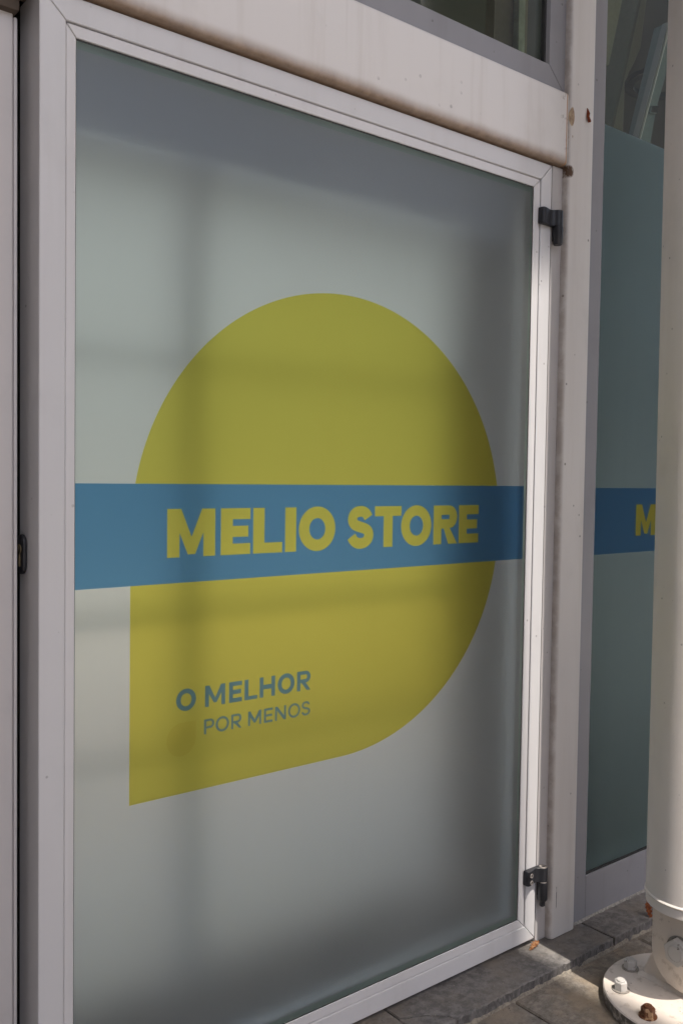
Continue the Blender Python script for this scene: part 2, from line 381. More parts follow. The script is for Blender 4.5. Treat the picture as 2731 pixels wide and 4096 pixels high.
cf = box(-4, 22, 2.8, 7.4, -.028, -.004); tag(obj('courtyard_floor', cf, simple('court_paving', (.27, .245, .215), .9, nsc=6), smooth=0), kind='structure')  # darker colour tones down the sunlit far part of the same floor

# slab added out of view, slotted to let one strip of sun through
ZC = 7.5
tan = math.tan(SUN_EL)
dy_top = (ZC - (EYE+.50))/tan               # shadow limit on the door stile
dym = (ZC-.6)/tan
xl = 1.716 - TRAVEL.x*dym; xr = 1.925 - TRAVEL.x*dym
cn = empty('sun_mask', (2, -2, ZC), 'broad slab added out of view with a slot to shape the sun', 'sun_mask')
obj('slab', box(-12, 16, -dy_top, -.1, ZC, ZC+.2), M_SUN_MASK, cn, smooth=0)
obj('slab', box(-12, xl, -5.0, -dy_top-.004, ZC, ZC+.2), M_SUN_MASK, cn, smooth=0)
obj('slab', box(xr, 16, -5.0, -dy_top-.004, ZC, ZC+.2), M_SUN_MASK, cn, smooth=0)

# ------------------------------------------------------------------ steel posts and beam
def post(x0, x1, y0, y1, z0, z1, label, r=.011):
    pts = []
    for cx, cy_, a0 in ((x0+r, y0+r, 180), (x1-r, y0+r, 270)):
        for k in range(7):
            a = R(a0 + 15*k); pts.append((cx+r*math.cos(a), cy_+r*math.sin(a)))
    pts += [(x1, y1), (x0, y1)]
    t = prism(pts, 'z', z0, z1); low = [e for e in t.edges if all(v.co.z < z0+1e-5 for v in e.verts)]
    bev(t, .004, 2, low)
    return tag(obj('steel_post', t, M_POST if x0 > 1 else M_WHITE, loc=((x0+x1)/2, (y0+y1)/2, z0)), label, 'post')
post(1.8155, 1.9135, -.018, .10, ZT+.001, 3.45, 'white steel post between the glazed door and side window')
post(.21, .5135, .05, .12, ZT+.001, 3.45, 'white post at the left edge beside the door lock', .004)
post(3.26, 3.358, -.018, .10, ZT+.001, 3.45, 'white steel post past the far end of the side window')
lt = box(.50, 1.8150, -.0165, .085, EYE+.7495, EYE+.921, .009, 4)
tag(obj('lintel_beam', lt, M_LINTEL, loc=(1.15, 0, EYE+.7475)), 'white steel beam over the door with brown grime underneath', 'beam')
lb = box(-.6, .5185, .035, .13, EYE+.712, EYE+.95, .004, 2)
tag(obj('soffit_box', lb, simple('dark_brown_paint', (.085, .062, .045), .7, nsc=12), loc=(.1, .08, EYE+.712)), 'dark brown box beam at the top left corner', 'beam')  # even dark brown over the whole box
dg = box(.490, .62, .131, .14, ZT, EYE+1.5); tag(obj('gap_shade_backing', dg, M_DARK, loc=(.52, .1, ZT)), 'dark backing painting the gap shade between left post and door edge', 'seal')  # near-black sheet stands in for the shade inside the gap
sl = box(.5142, .5208, .0515, .1195, ZT, EYE+.71, .003); tag(obj('edge_trim', sl, M_WHITE, loc=(.511, .1, ZT)), 'thin white trim along the right side of left post', 'trim')

# ------------------------------------------------------------------ the glazed door
K = 1.0028; GY = .004
def ap(x, z): return (x*K, z*K+EYE)
door = empty('glazed_door', (1.155, .04, ZT+.014), 'white framed glass door with frosted film and big yellow drop logo', 'door')
X0, X1, Z0, Z1 = .5355, 1.7750, EYE-1.131, EYE+.7450
SX0, SX1 = .5778, 1.7372; SZ0, SZ1 = EYE-1.0915, EYE+.7055      # inner edge of stiles and rails
g_ = .0006
def frame4(a, b, c, d, ia, ib, ic, id_, y0, y1, mat, names, parent, gap=g_, bv=.0012, chain=None):
    """mitred frame: outer x a..b, z c..d, inner ia..ib, ic..id_; left, right, bottom, top"""
    L = [(a, c+gap*2), (ia, ic+gap), (ia, id_-gap), (a, d-gap*2)]; Rr = [(b, c+gap*2), (b, d-gap*2), (ib, id_-gap), (ib, ic+gap)]
    B = [(a+gap, c), (b-gap, c), (ib-gap, ic), (ia+gap, ic)]; T = [(a+gap, d), (ia+gap, id_), (ib-gap, id_), (b-gap, d)]
    return [obj(nm, prism(p, 'y', y0, y1, bv, 1), mat, parent) for nm, p in zip(names, (L, Rr, B, T))]
frame4(X0, X1, Z0, Z1, SX0, SX1, SZ0, SZ1, 0, .084, M_DOOR, ('stile', 'stile', 'rail', 'rail'), door)
q = .0015
BX0, BX1, BZ0, BZ1 = SX0+q*.6, SX1-q*1.4, SZ0+q, SZ1-q*1.6
GX0, GX1, GZ0, GZ1 = .5950, 1.7125, EYE-1.0690, EYE+.6835
frame4(BX0, BX1, BZ0, BZ1, GX0, GX1, GZ0, GZ1, .0016, .03, M_BEAD, ('glazing_bead',)*4, door)
# dark gasket between bead and glass, and the shadow gaps behind the mitres
frame4(GX0-.004, GX1+.004, GZ0-.004, GZ1+.004, GX0+.001, GX1-.0026, GZ0+.0016, GZ1-.0026, .0034, .026, M_GASKET, ('gasket',)*4, door, gap=0, bv=0)
pane = obj('glass_pane', box(GX0-.006, GX1+.006, .0075, .0135, GZ0-.006, GZ1+.006), M_PANE, door, smooth=0)

# ---- printed film: every coloured region and every letter is its own piece
def arc(cx, cz, rx, rz, a0, a1, n):
    return [(cx+rx*math.cos(R(a0+(a1-a0)*k/n)), cz+rz*math.sin(R(a0+(a1-a0)*k/n))) for k in range(n+1)]
def gM(x0, x1, z0, z1, s):
    w, hh = x1-x0, z1-z0; f = lambda a, b: (x0+a, z0+b*hh); vb = .30*s if s/w > .2 else .36*s
    d = s*1.12
    return [[f(0,0), f(s,0), f(s,.50 if s/w > .2 else .60), f(w/2-vb,.055 if s/w > .2 else .16), f(w/2+vb,.055 if s/w > .2 else .16), f(w-s,.50 if s/w > .2 else .60), f(w-s,0), f(w,0), f(w,1), f(w-d,1), f(w/2,.42 if s/w > .2 else .38), f(d,1), f(0,1)]]
def gE(x0, x1, z0, z1, s):
    b = s*.80 if s/(x1-x0) > .3 else s*.95; c = (z0+z1)/2; xm = x1-(x1-x0)*.07
    return [[(x0,z0),(x1,z0),(x1,z0+b),(x0+s,z0+b),(x0+s,c-b/2),(xm,c-b/2),(xm,c+b/2),(x0+s,c+b/2),(x0+s,z1-b),(x1,z1-b),(x1,z1),(x0,z1)]]
def gL(x0, x1, z0, z1, s): return [[(x0,z0),(x1,z0),(x1,z0+s*.78),(x0+s,z0+s*.78),(x0+s,z1),(x0,z1)]]
def gI(x0, x1, z0, z1, s): return [[(x0,z0),(x1,z0),(x1,z1),(x0,z1)]]
def gT(x0, x1, z0, z1, s):
    c = (x0+x1)/2; b = s*.82
    return [[(c-s/2,z0),(c+s/2,z0),(c+s/2,z1-b),(x1,z1-b),(x1,z1),(x0,z1),(x0,z1-b),(c-s/2,z1-b)]]
def gH(x0, x1, z0, z1, s):
    c = (z0+z1)/2
    return [[(x0,z0),(x0+s,z0),(x0+s,c-s/2),(x1-s,c-s/2),(x1-s,z0),(x1,z0),(x1,z1),(x1-s,z1),(x1-s,c+s/2),(x0+s,c+s/2),(x0+s,z1),(x0,z1)]]
def gN(x0, x1, z0, z1, s):
    d = s*1.25
    return [[(x0,z0),(x0+s,z0),(x0+s,z1-(z1-z0)*.27),(x1-d,z0),(x1,z0),(x1,z1),(x1-s,z1),(x1-s,z0+(z1-z0)*.27),(x0+d,z1),(x0,z1)]]
def gO(x0, x1, z0, z1, s):
    cx, cz = (x0+x1)/2, (z0+z1)/2; rx, rz = (x1-x0)/2, (z1-z0)/2
    return [arc(cx, cz, rx, rz, 0, 360, 48)[:-1], arc(cx, cz, rx-s, rz-s*.9, 0, 360, 40)[:-1]]
def gP(x0, x1, z0, z1, s, leg=False):
    hb = (z1-z0)*(.60 if leg else .62); zb = z1-hb; r1 = hb/2; xc = x1-r1 if x1-r1 > x0+s*.6 else x0+s*.6; b = s*.85
    o = [(x0,z0),(x0+s,z0),(x0+s,zb)]
    if leg:
        w = x1-x0
        o += [(x0+s+.06*w+.10*s, zb), (x1-s*1.12, z0), (x1+.01*w, z0), (x0+w*.50+s*.55, zb+s*.02)]
        o += arc(xc, z1-r1, x1-xc, r1, -68, 90, 18) + [(x0,z1)]
    else: o += arc(xc, z1-r1, x1-xc, r1, -90, 90, 20) + [(x0,z1)]
    i = [(x0+s,zb+b)] + arc(xc, z1-r1, max(.0005, x1-xc-s), r1-b, -90, 90, 16) + [(x0+s,z1-b)]
    return [o, i]
def gR(*a): return gP(*a, leg=True)
def gS(x0, x1, z0, z1, s):
    bs = s*.88; rx = (x1-x0-s)/2; hh = z1-z0-bs; cx = (x0+x1)/2; zb = z0+bs/2
    P = lambda u, v: Vector((cx+u*rx, zb+v*hh))
    segs = [((.93, .80), (.70, .96), (.38, 1.0), (.02, 1.0)), ((.02, 1.0), (-.50, 1.0), (-.90, .92), (-.90, .755)), ((-.90, .755), (-.90, .58), (-.45, .555), (.02, .51)),
            ((.02, .51), (.55, .46), (1.0, .43), (1.0, .255)), ((1.0, .255), (1.0, .09), (.52, 0.0), (.0, 0.0)), ((.0, 0.0), (-.42, 0.0), (-.76, .06), (-1.02, .225))]
    pts = []
    for a, b, c, d in segs:
        a, b, c, d = P(*a), P(*b), P(*c), P(*d)
        for k in range(0 if not pts else 1, 13):
            t = k/12; pts.append(a*(1-t)**3 + b*3*t*(1-t)**2 + c*3*t*t*(1-t) + d*t**3)
    Lf, Rt = [], []
    for i, p in enumerate(pts):
        d = (pts[min(i+1, len(pts)-1)] - pts[max(i-1, 0)]).normalized(); nrm = Vector((-d.y, d.x)); wd = s*.5*(1-.12*abs(d.x))
        Lf.append((p[0]+nrm.x*wd, p[1]+nrm.y*wd)); Rt.append((p[0]-nrm.x*wd, p[1]-nrm.y*wd))
    return [Lf + Rt[::-1]]
BZ = (-.1463, -.0617); OV = .0012
big = [gM(.7599,.8557,*BZ,.0242), gE(.8673,.9305,*BZ,.0253), gL(.9366,1.0023,*BZ,.0252), gI(1.0087,1.0347,*BZ,.026), gO(1.0407,1.1302,BZ[0]-OV,BZ[1]+OV,.0252),
       gS(1.1597,1.2300,BZ[0]-OV,BZ[1]+OV,.0250), gT(1.2331,1.3070,*BZ,.0251), gO(1.3057+.0006,1.3951,BZ[0]-OV,BZ[1]+OV,.0248), gR(1.4014,1.4745,*BZ,.0245), gE(1.4796,1.5434,*BZ,.0259)]
T1 = (-.4175, -.3796); o1 = .0007
mid_t = [gO(.7797,.8192,T1[0]-o1,T1[1]+o1,.0089), gM(.8377,.8797,*T1,.0080), gE(.8879,.9155,*T1,.0082), gL(.9214,.9494,*T1,.0084), gH(.9548,.9897,*T1,.0084), gO(.9959,1.0350,T1[0]-o1,T1[1]+o1,.0088), gR(1.0411,1.0734,*T1,.0080)]
T2 = (-.4667, -.4400); o2 = .0005
small_t = [gP(.8363,.8571,*T2,.0042), gO(.8602,.8882,T2[0]-o2,T2[1]+o2,.0042), gR(.8932,.9150,*T2,.0042), gM(.9300,.9589,*T2,.0041), gE(.9653,.9849,*T2,.0041), gN(.9905,1.0156,*T2,.0041), gO(1.0208,1.0492,T2[0]-o2,T2[1]+o2,.0042), gS(1.0524,1.0734,T2[0]-o2,T2[1]+o2,.0042)]
def inside(p, loops):
    x, z = p; c = False
    for lp in loops:
        n = len(lp)
        for i in range(n):
            (xa, za), (xb, zb) = lp[i], lp[i-1]
            if (za > z) != (zb > z) and x < (xb-xa)*(z-za)/(zb-za)+xa: c = not c
    return c
def film_sheet(outline, regions, y, parent, base, ring=.001):
    """regions: list of (name, material, loops, label) in order of priority; base = (name, material). Cuts the sheet along every outline."""
    V, Ed = [], []
    for lp in [outline] + [l for r_ in regions for l in r_[2]]:
        s0 = len(V); V += [Vector(p) for p in lp]; Ed += [(s0+i, s0+(i+1) % len(lp)) for i in range(len(lp))]
    vo, eo, fo, *_ = delaunay_2d_cdt(V, Ed, [], 0, 1e-7)
    bins = {}
    for f in fo:
        c = sum((vo[i] for i in f), Vector((0, 0)))/len(f)
        if not inside(c, [outline]): continue
        k = next((i for i, r_ in enumerate(regions) if inside(c, r_[2])), -1)
        bins.setdefault(k, []).append(f)
    res = None
    for k in sorted(bins):
        nm, mt = base[:2] if k < 0 else regions[k][:2]
        t = bmesh.new(); fr, bk = {}, {}
        for f in bins[k]:
            for i in f:
                if i not in fr:
                    fr[i] = t.verts.new((vo[i].x*K, y, vo[i].y*K+EYE)); bk[i] = t.verts.new((vo[i].x*K, y+.0006, vo[i].y*K+EYE))
            a = [fr[i] for i in f]
            n = (a[1].co-a[0].co).cross(a[2].co-a[0].co)
            if n.y > 0: t.faces.new(a[::-1]); t.faces.new([bk[i] for i in f])
            else: t.faces.new(a); t.faces.new([bk[i] for i in f][::-1])
        o = obj(nm, t, mt, parent, smooth=0)
        if k >= 0 and regions[k][3]: o['label'] = regions[k][3]
    return res
fx0, fx1, fz0, fz1 = GX0/K, (GX1-.002)/K, (GZ0-EYE)/K, (GZ1-EYE-.002)/K
def rect(a, b, c, d): return [(a, c), (b, c), (b, d), (a, d)]
cxx, czz, RR = 1.15146, -.10462, .46
drop = arc(cxx, czz, RR, RR, 180, -90, 150) + [(cxx-RR, czz-RR)]
sdrop = arc(.7902, -.4680, .0290, .0298, 0, -270, 40) + [(.8192, -.4382)]
regs = [('letter', F_YEL, l, 'yellow letter %s on the blue band' % ch) for ch, l in zip('MELIOSTORE', big)]
regs += [('letter', F_TEXT, l, 'bold teal letter %s in the upper slogan line' % ch) for ch, l in zip('OMELHOR', mid_t)]
regs += [('letter', F_TEXT, l, 'thin teal letter %s in the lower slogan line' % ch) for ch, l in zip('PORMENOS', small_t)]
F_EDGE = film('film_edge', (.74, .86, .78), rough=.30, diff=.13)
regs += [('film_edge_strip', F_EDGE, [rect(fx0-.01, fx1+.01, fz1-.013, fz1+.01)], None), ('film_edge_strip', F_EDGE, [rect(fx0-.01, fx1+.01, fz0-.01, fz0+.014)], None), ('film_edge_strip', F_EDGE, [rect(fx1-.008, fx1+.01, fz0+.0141, fz1-.0131)], None)]
regs += [('small_drop_mark', F_DROP, [sdrop], None), ('blue_band', F_BLUE, [rect(fx0, fx1, -.19078, -.01838)], None), ('drop_logo', F_YEL, [drop], None)]
film_sheet(rect(fx0, fx1, fz0, fz1), regs, GY, door, ('frosted_film', F_WHITE))

# lock on the door edge
def capsule(cy_, cz, ry, rz, n=12):
    return [(cy_+ry*math.cos(R(180*k/n)), cz+(rz-ry)+ry*math.sin(R(180*k/n))) for k in range(n+1)] + [(cy_-ry*math.cos(R(180*k/n)), cz-(rz-ry)-ry*math.sin(R(180*k/n))) for k in range(n+1)]
LZ = EYE-.1345
esc = obj('lock_escutcheon', prism(capsule(.0635, LZ, .0150, .0325), 'x', X0-.007, X0-.0003, .0022, 2), M_BLACK, door)
obj('lock_cylinder', lathe([(.0085, X0-.0085), (.0085, X0-.006)], (0, .0655, LZ+.008), 20, 'x', prism(rect(.0615, .0695, LZ-.020, LZ+.006), 'x', X0-.0085, X0-.006)), M_BRASS, esc)
# hinges
def hinge(zt, zb, screws, lab):
    """zt/zb: top and bottom of the upper knuckle"""
    prof = [(1.7275, .0), (1.7275, -.0125), (1.7305, -.0155), (1.738, -.0160), (1.748, -.0135), (1.757, -.0105), (1.766, -.0105), (1.772, -.0150), (1.776, -.0215), (1.783, -.0250), (1.7905, -.0235), (1.795, -.018), (1.795, -.006), (1.786, -.001), (1.772, .0)]
    hb = obj('hinge', prism([(x, y) for x, y in prof], 'z', zb, zt, .0010, 1), M_BLACK, door); hb['label'] = lab
    bz = zb-.0015; bl = .043 if screws else .038
    pr = [(.0120, bz), (.0120, bz-bl), (.0095, bz-bl-.004)]
    if screws: pr += [(.0070, bz-bl-.005), (.0070, bz-bl-.016), (.004, bz-bl-.019)]
    obj('barrel', lathe(pr, (1.784, -.0145, 0), 20), M_BLACK, hb)
    obj('groove_ring', lathe([(.0108, zb+.0004), (.0108, zb-.0019)], (1.784, -.0145, 0), 20), M_DUSTY if screws else M_GASKET, hb)
    obj('mounting_plate', box(1.7785, 1.803, -.004, -.0006, bz-bl+.006, zb+.012, .001), M_BLACK, hb)
    if screws:
        for dz in (.26, .74):
            zz = zb+(zt-zb)*dz
            obj('screw', lathe([(.0058, -.0185), (.0052, -.0200), (.0030, -.0200), (.0028, -.0185)], (1.7365, 0, zz), 16, 'y'), M_DUSTY, hb)
        obj('pin_head', lathe([(.0100, zt-.001), (.0098, zt+.0012), (.0050, zt+.0012), (.0045, zt-.001)], (1.784, -.0145, 0), 18), M_DUSTY, hb)
hinge(EYE+.6375, EYE+.600, False, 'upper black hinge with smooth cover')
hinge(EYE-.950, EYE-.9855, True, 'lower black hinge with two exposed screws and dusty top')

# fixed jamb right of the door
tag(obj('door_jamb', box(1.7782, 1.8160, .0005, .09, ZT+.002, EYE+.7465, .0012, 1), M_JAMB, loc=(1.8, .04, ZT)), 'grey aluminium jamb strip between the door and white post', 'jamb')
tag(obj('jamb_gap_strip', box(1.7740, 1.7800, .045, .08, ZT+.002, EYE+.7465), M_DARK, loc=(1.777, .06, ZT)), 'black strip in the hinge side gap of the door', 'seal')  # near-black strip filling the hinge side gap
tag(obj('door_gap_shade', box(.56, 1.77, .05, .1, ZT, Z0-.002), M_DARK, loc=(1.1, .07, ZT)), 'dark strip painting the shade in the gap below the door', 'seal')  # near-black strip stands in for the shade under the door

# ------------------------------------------------------------------ transom window above the beam
tw = empty('transom_window', (1.15, .02, EYE+.92), 'clear dark window in grey frame above the white beam', 'window')
frame4(.50, 1.8160, EYE+.9215, 3.44, .555, 1.7560, EYE+.9775, 3.38, .0005, .07, M_FRAME, ('stile', 'stile', 'rail', 'rail'), tw)
obj('glass_pane', box(.55, 1.76, .022, .028, EYE+.972, 3.385), M_GLASS, tw, smooth=0)
frame4(.552, 1.758, EYE+.975, 3.383, .5585, 1.7500, EYE+.9805, 3.376, .012, .0215, M_GASKET, ('gasket',)*4, tw, gap=0, bv=0)

# ------------------------------------------------------------------ side window right of the post
wx0, wx1 = 1.9140, 3.259
sw_ = empty('side_window', (2.55, .03, ZT), 'frosted dark window right of the post with blue lettered band', 'window')
obj('rail', box(1.980, wx1-.06, .0005, .07, ZT+.0035, EYE-1.0305, .0012, 1), M_FRAME, sw_)
obj('stile', box(wx0, 1.9795, .0002, .07, ZT+.003, 3.44, .0012, 1), M_FRAME, sw_)
obj('stile', box(wx1-.0595, wx1, .0005, .07, ZT+.003, 3.44, .0012, 1), M_FRAME, sw_)
obj('rail', box(1.980, wx1-.06, .0005, .07, 3.38, 3.44, .0012, 1), M_FRAME, sw_)
obj('glass_pane', box(1.977, wx1-.058, .0115, .0165, EYE-1.034, 3.385), M_GLASS, sw_, smooth=0)
obj('gasket', box(1.9805, wx1-.0605, .004, .011, EYE-1.0300, EYE-1.0245), M_GASKET, sw_)
bx = 1.4081      # the lettering repeats one bay to the right
regs2 = [('letter', F_YEL, [[(p[0]+bx, p[1]-.0045) for p in lp] for lp in l], 'olive letter %s on the side window band' % ch) for ch, l in zip('MELIOSTO', big[:8])]
regs2 += [('blue_band', F_BLUE, [rect(1.98/K, 3.199/K, -.1945, -.0222)], None)]
film_sheet(rect(1.981/K, 3.198/K, -1.026/K, .896), regs2, .008, sw_, ('frosted_film', F_TEAL))
# crumbly mortar line under the rail
t = bmesh.new(); prev = None
for i in range(110):
    x = 1.912+i*.0125; hh = ZT+.003+random.uniform(-.0025, .002); d = random.uniform(.002, .006)
    row = [t.verts.new((x, .004, hh+.002)), t.verts.new((x, -d*.6, hh)), t.verts.new((x, -d-.001, ZT-.001))]
    if prev:
        for a in range(2): t.faces.new((prev[a], row[a], row[a+1], prev[a+1]))
    prev = row
bmesh.ops.recalc_face_normals(t, faces=t.faces)
obj('mortar_fillet', t, simple('pale_mortar', (.36, .34, .31), .95, nsc=150, amt=1.0), thr, smooth=20)

# ------------------------------------------------------------------ inside the shop
M_UP = simple('shelf_metal', (.40, .42, .46), .5)
yd = .34; kk = 1+yd/DIST
su = empty('shelf_rack', (1.0*kk, yd, .022), 'dim metal rack blurred behind the frosted door glass', 'rack')
obj('upright', box(.790*kk, .818*kk, yd-.02, yd+.02, .022, 3.3), M_UP, su)
for z_, th in ((.194, .009), (-.250, .009), (-.487, .007)):
    obj('rail', box(.2, 2.6, yd+.022, yd+.04, EYE+z_*kk-th, EYE+z_*kk+th), M_UP, su)
bl = simple('blue_grey_blind', (.30, .33, .40), .8)
m = NT('blind_fabric'); a = m.n('ShaderNodeBsdfTranslucent'); m.set(a.inputs[0], (.56, .60, .70)); b_ = m.n('ShaderNodeBsdfDiffuse'); m.set(b_.inputs[0], (.3, .33, .4))
x_ = m.n('ShaderNodeMixShader'); x_.inputs[0].default_value = .08; m.t.links.new(a.outputs[0], x_.inputs[1]); m.t.links.new(b_.outputs[0], x_.inputs[2]); m.t.links.new(x_.outputs[0], m.out.inputs[0])
yb_ = .16; kb = 1+yb_/DIST
tag(obj('roller_blind', box(.3, 2.2, yb_, yb_+.004, EYE+.530*kb, 2.12), m.m, loc=(1.2, yb_, 1.9), smooth=0), 'blue grey roller blind lowered behind the top of the door', 'blind')
yp = .30; kp = 1+yp/DIST
tag(obj('partition_panel', box(1.475*kp, 3.5, yp, yp+.05, .022, EYE+.80*kp), simple('dark_partition', (.035, .035, .035), .6), loc=(2.8, yp, .022), smooth=0), 'dark partition panel standing behind the side window', 'partition')
tag(obj('bulkhead_wall', box(-3, 9, 1.12, 1.2, 2.12, 4.1), simple('bulkhead_olive', (.085, .083, .066), .7, nsc=3), loc=(3, 1.16, 2.12), smooth=0), 'dim olive wall high inside behind the upper windows', 'wall')
rear = empty('rear_glazing', (3, 1.15, 0), 'bright rear glazing bars at the back of the shop', 'glazing')
for x in (-.9, 2.9, 6.0): obj('mullion', box(x, x+.06, 1.12, 1.18, .022, 2.118), M_FRAME, rear)
obj('rail', box(-3, 9, 1.115, 1.185, 2.06, 2.119), M_FRAME, rear)
tag(obj('floor_shade_sheet', box(.35, 2.6, .14, .40, .0225, .034), simple('floor_shade', (.045, .042, .038), .95, nsc=200), loc=(1.4, .27, .022), smooth=0), 'dark sheet added to darken the floor behind the door glass', 'mat')  # added dark sheet, paints the floor shade seen low in the door film
# sloping struts, a metal channel and a lamp ring seen through the clear upper glass
M_STRUT = simple('strut_paint', (.21, .195, .145), .6)
M_STRUT2 = simple('strut_side_paint', (.12, .125, .10), .6)
M_CHAN = simple('blue_grey_channel', (.16, .19, .20), .45)
st = empty('inclined_strut', (3.0, .7, 2.7), 'short olive strut hanging nearest the window frame indoors', 'strut', 'inclined struts')
obj('web', prism([(2.9151, 2.9891), (3.0645, 3.0396), (3.0496, 2.993), (2.9753, 2.7285), (2.945, 2.7239)], 'y', .70, .82), M_STRUT, st)
st = empty('inclined_strut', (3.35, .9, 2.6), 'long beige strut sloping behind the clear glass indoors', 'strut', 'inclined struts')
obj('web', prism([(3.4831, 3.2601), (3.5272, 3.275), (3.5128, 3.2234), (3.4783, 3.013), (3.4375, 2.9419), (3.3967, 2.8839), (3.3725, 2.8249), (3.3669, 2.5925), (3.2755, 2.5709), (3.296, 2.6397)], 'y', .90, 1.02), M_STRUT, st)
obj('flange', prism([(3.4621, 3.2536), (3.4821, 3.2601), (3.295, 2.6397), (3.2745, 2.5709), (3.2591, 2.5672), (3.2794, 2.6389)], 'y', .895, 1.03), M_STRUT2, st)
st = empty('metal_channel', (2.98, .5, 2.35), 'blue grey metal channel with a square socket indoors', 'channel')
obj('web', prism([(3.0498, 2.8364), (3.1034, 2.8533), (3.0335, 2.6296), (2.9861, 2.516), (2.9484, 2.3643), (2.8838, 2.3492), (2.8959, 2.3859)], 'y', .50, .56), M_CHAN, st)
obj('edge', prism([(3.0378, 2.8326), (3.0412, 2.8335), (2.8570, 2.3429), (2.8539, 2.3422)], 'y', .495, .52), M_FRAME, st)
obj('edge', prism([(3.0500, 2.8338), (3.0542, 2.835), (2.8706, 2.346), (2.8666, 2.3452)], 'y', .492, .4995), M_WHITE, st)
so = obj('socket', prism([(2.9391, 2.5077), (2.9859, 2.5212), (2.9756, 2.4869), (2.9311, 2.4782)], 'y', .490, .4995, .003, 1), M_CHAN, st)
obj('hole', prism([(2.9431, 2.5047), (2.9809, 2.5162), (2.9726, 2.4899), (2.9361, 2.4822)], 'y', .4875, .4899), M_GASKET, so)
t = bmesh.new()
ro, ri = .150, .118
a_ = [[t.verts.new((3.198+r_*math.cos(2*math.pi*k/40), .60+r_*math.sin(2*math.pi*k/40), 2.687+z_)) for k in range(40)] for r_, z_ in ((ro, 0), (ro, .018), (ri, .018), (ri, 0))]
for q0 in range(4):
    for k in range(40): t.faces.new((a_[q0][k], a_[q0][(k+1) % 40], a_[(q0+1) % 4][(k+1) % 40], a_[(q0+1) % 4][k]))
bmesh.ops.recalc_face_normals(t, faces=t.faces)
tag(obj('lamp_ring', t, M_GASKET, loc=(3.198, .6, 2.687)), 'dark ring lamp hanging high inside the shop', 'lamp')
ip = empty('inner_cabinet', (1.95, .3, 2.2), 'dim inner cabinet with a pale edge strip behind the upper window', 'cabinet')
obj('side', box(1.86, 2.20, .27, .30, 1.95, 3.45), simple('cabinet_brown', (.20, .17, .13), .6), ip)
obj('edge_strip', box(1.935, 1.960, .25, .269, 1.95, 3.45), simple('cabinet_edge', (.42, .45, .37), .6, nsc=30, amt=.6), ip)
obj('back', box(-.5, 1.855, .62, .66, 1.95, 3.45), simple('cabinet_green', (.075, .085, .065), .7), ip)

# ------------------------------------------------------------------ pinned steel column
CX, CY, CR = 1.862, -.362, .0975
FT = .030
col = empty('steel_column', (CX, CY, 0), 'cream round steel column on a pinned bolted base', 'column')
obj('shaft', lathe([(CR, .262), (CR+.0006, .9), (CR+.004, 1.8), (CR+.006, ZC-.002)], (CX, CY, 0), 72), M_COL, col)
ring = [(CR-.004, .236), (CR-.0005, .2385), (CR, .250), (CR-.0012, .2565), (CR+.0012, .2585), (CR+.0026, .2615), (CR+.0012, .2645), (CR-.002, .2665)]
obj('weld_ring', lathe(ring, (CX, CY, 0), 72), M_COL, col)
def lug(x0, x1, hw, ztop, zbot, name, bv=.003):
    cz = zbot+hw
    pts = [(CY-hw, ztop), (CY-hw, cz)] + [(CY+hw*math.cos(R(a)), cz+hw*math.sin(R(a))) for a in range(186, 355, 8)] + [(CY+hw, cz), (CY+hw, ztop)]
    return obj(name, prism(pts, 'x', x0, x1, bv, 2), M_BASE, col)
lug(1.834, 1.851, .079, .2355, .043, 'lug_plate'); lug(1.873, 1.890, .079, .2355, .043, 'lug_plate')
pts = [(CY-.112, FT), (CY+.112, FT), (CY+.112, FT+.010)] + [(CY+.075*math.cos(R(a)), .125+.075*math.sin(R(a))) for a in range(0, 181, 12)] + [(CY-.112, FT+.010)]
obj('base_lug', prism(pts, 'x', 1.8525, 1.8715, .002, 1), M_BASE, col)
t = bmesh.new()                                   # lumpy weld at the foot of the base lug
n = 40; prev = None
for i in range(n+1):
    y = CY-.118+.236*i/n; w = .0085+random.uniform(-.0015, .002); z = .010+random.uniform(-.002, .0025)
    row = [t.verts.new((1.8525-w, y, FT-.001)), t.verts.new((1.8525-w*.5, y, FT+z*.75)), t.verts.new((1.8528, y, FT+z)), t.verts.new((1.8712, y, FT+z)), t.verts.new((1.8715+w, y, FT-.001))]
    if prev:
        for a in range(4): t.faces.new((prev[a], prev[a+1], row[a+1], row[a]))
    else: t.faces.new(row)
    prev = row
t.faces.new(prev[::-1]); bmesh.ops.recalc_face_normals(t, faces=t.faces)
obj('weld_bead', t, M_BASE, col, smooth=60)
obj('base_plate', lathe([(.182, .002), (.1825, .005), (.1838, FT-.003), (.1815, FT)], (CX, CY, 0), 96), M_BASE, col)
def hexa(r, a0, c, zlist):
    t = bmesh.new(); rings = []
    for rr, z in zlist: rings.append([t.verts.new((c[0]+r*rr*math.cos(R(a0+60*k)), c[1]+r*rr*math.sin(R(a0+60*k)), z)) for k in range(6)])
    for a, b in zip(rings, rings[1:]):
        for k in range(6): t.faces.new((a[k], a[(k+1) % 6], b[(k+1) % 6], b[k]))
    t.faces.new(rings[0][::-1]); t.faces.new(rings[-1]); bmesh.ops.recalc_face_normals(t, faces=t.faces); return t
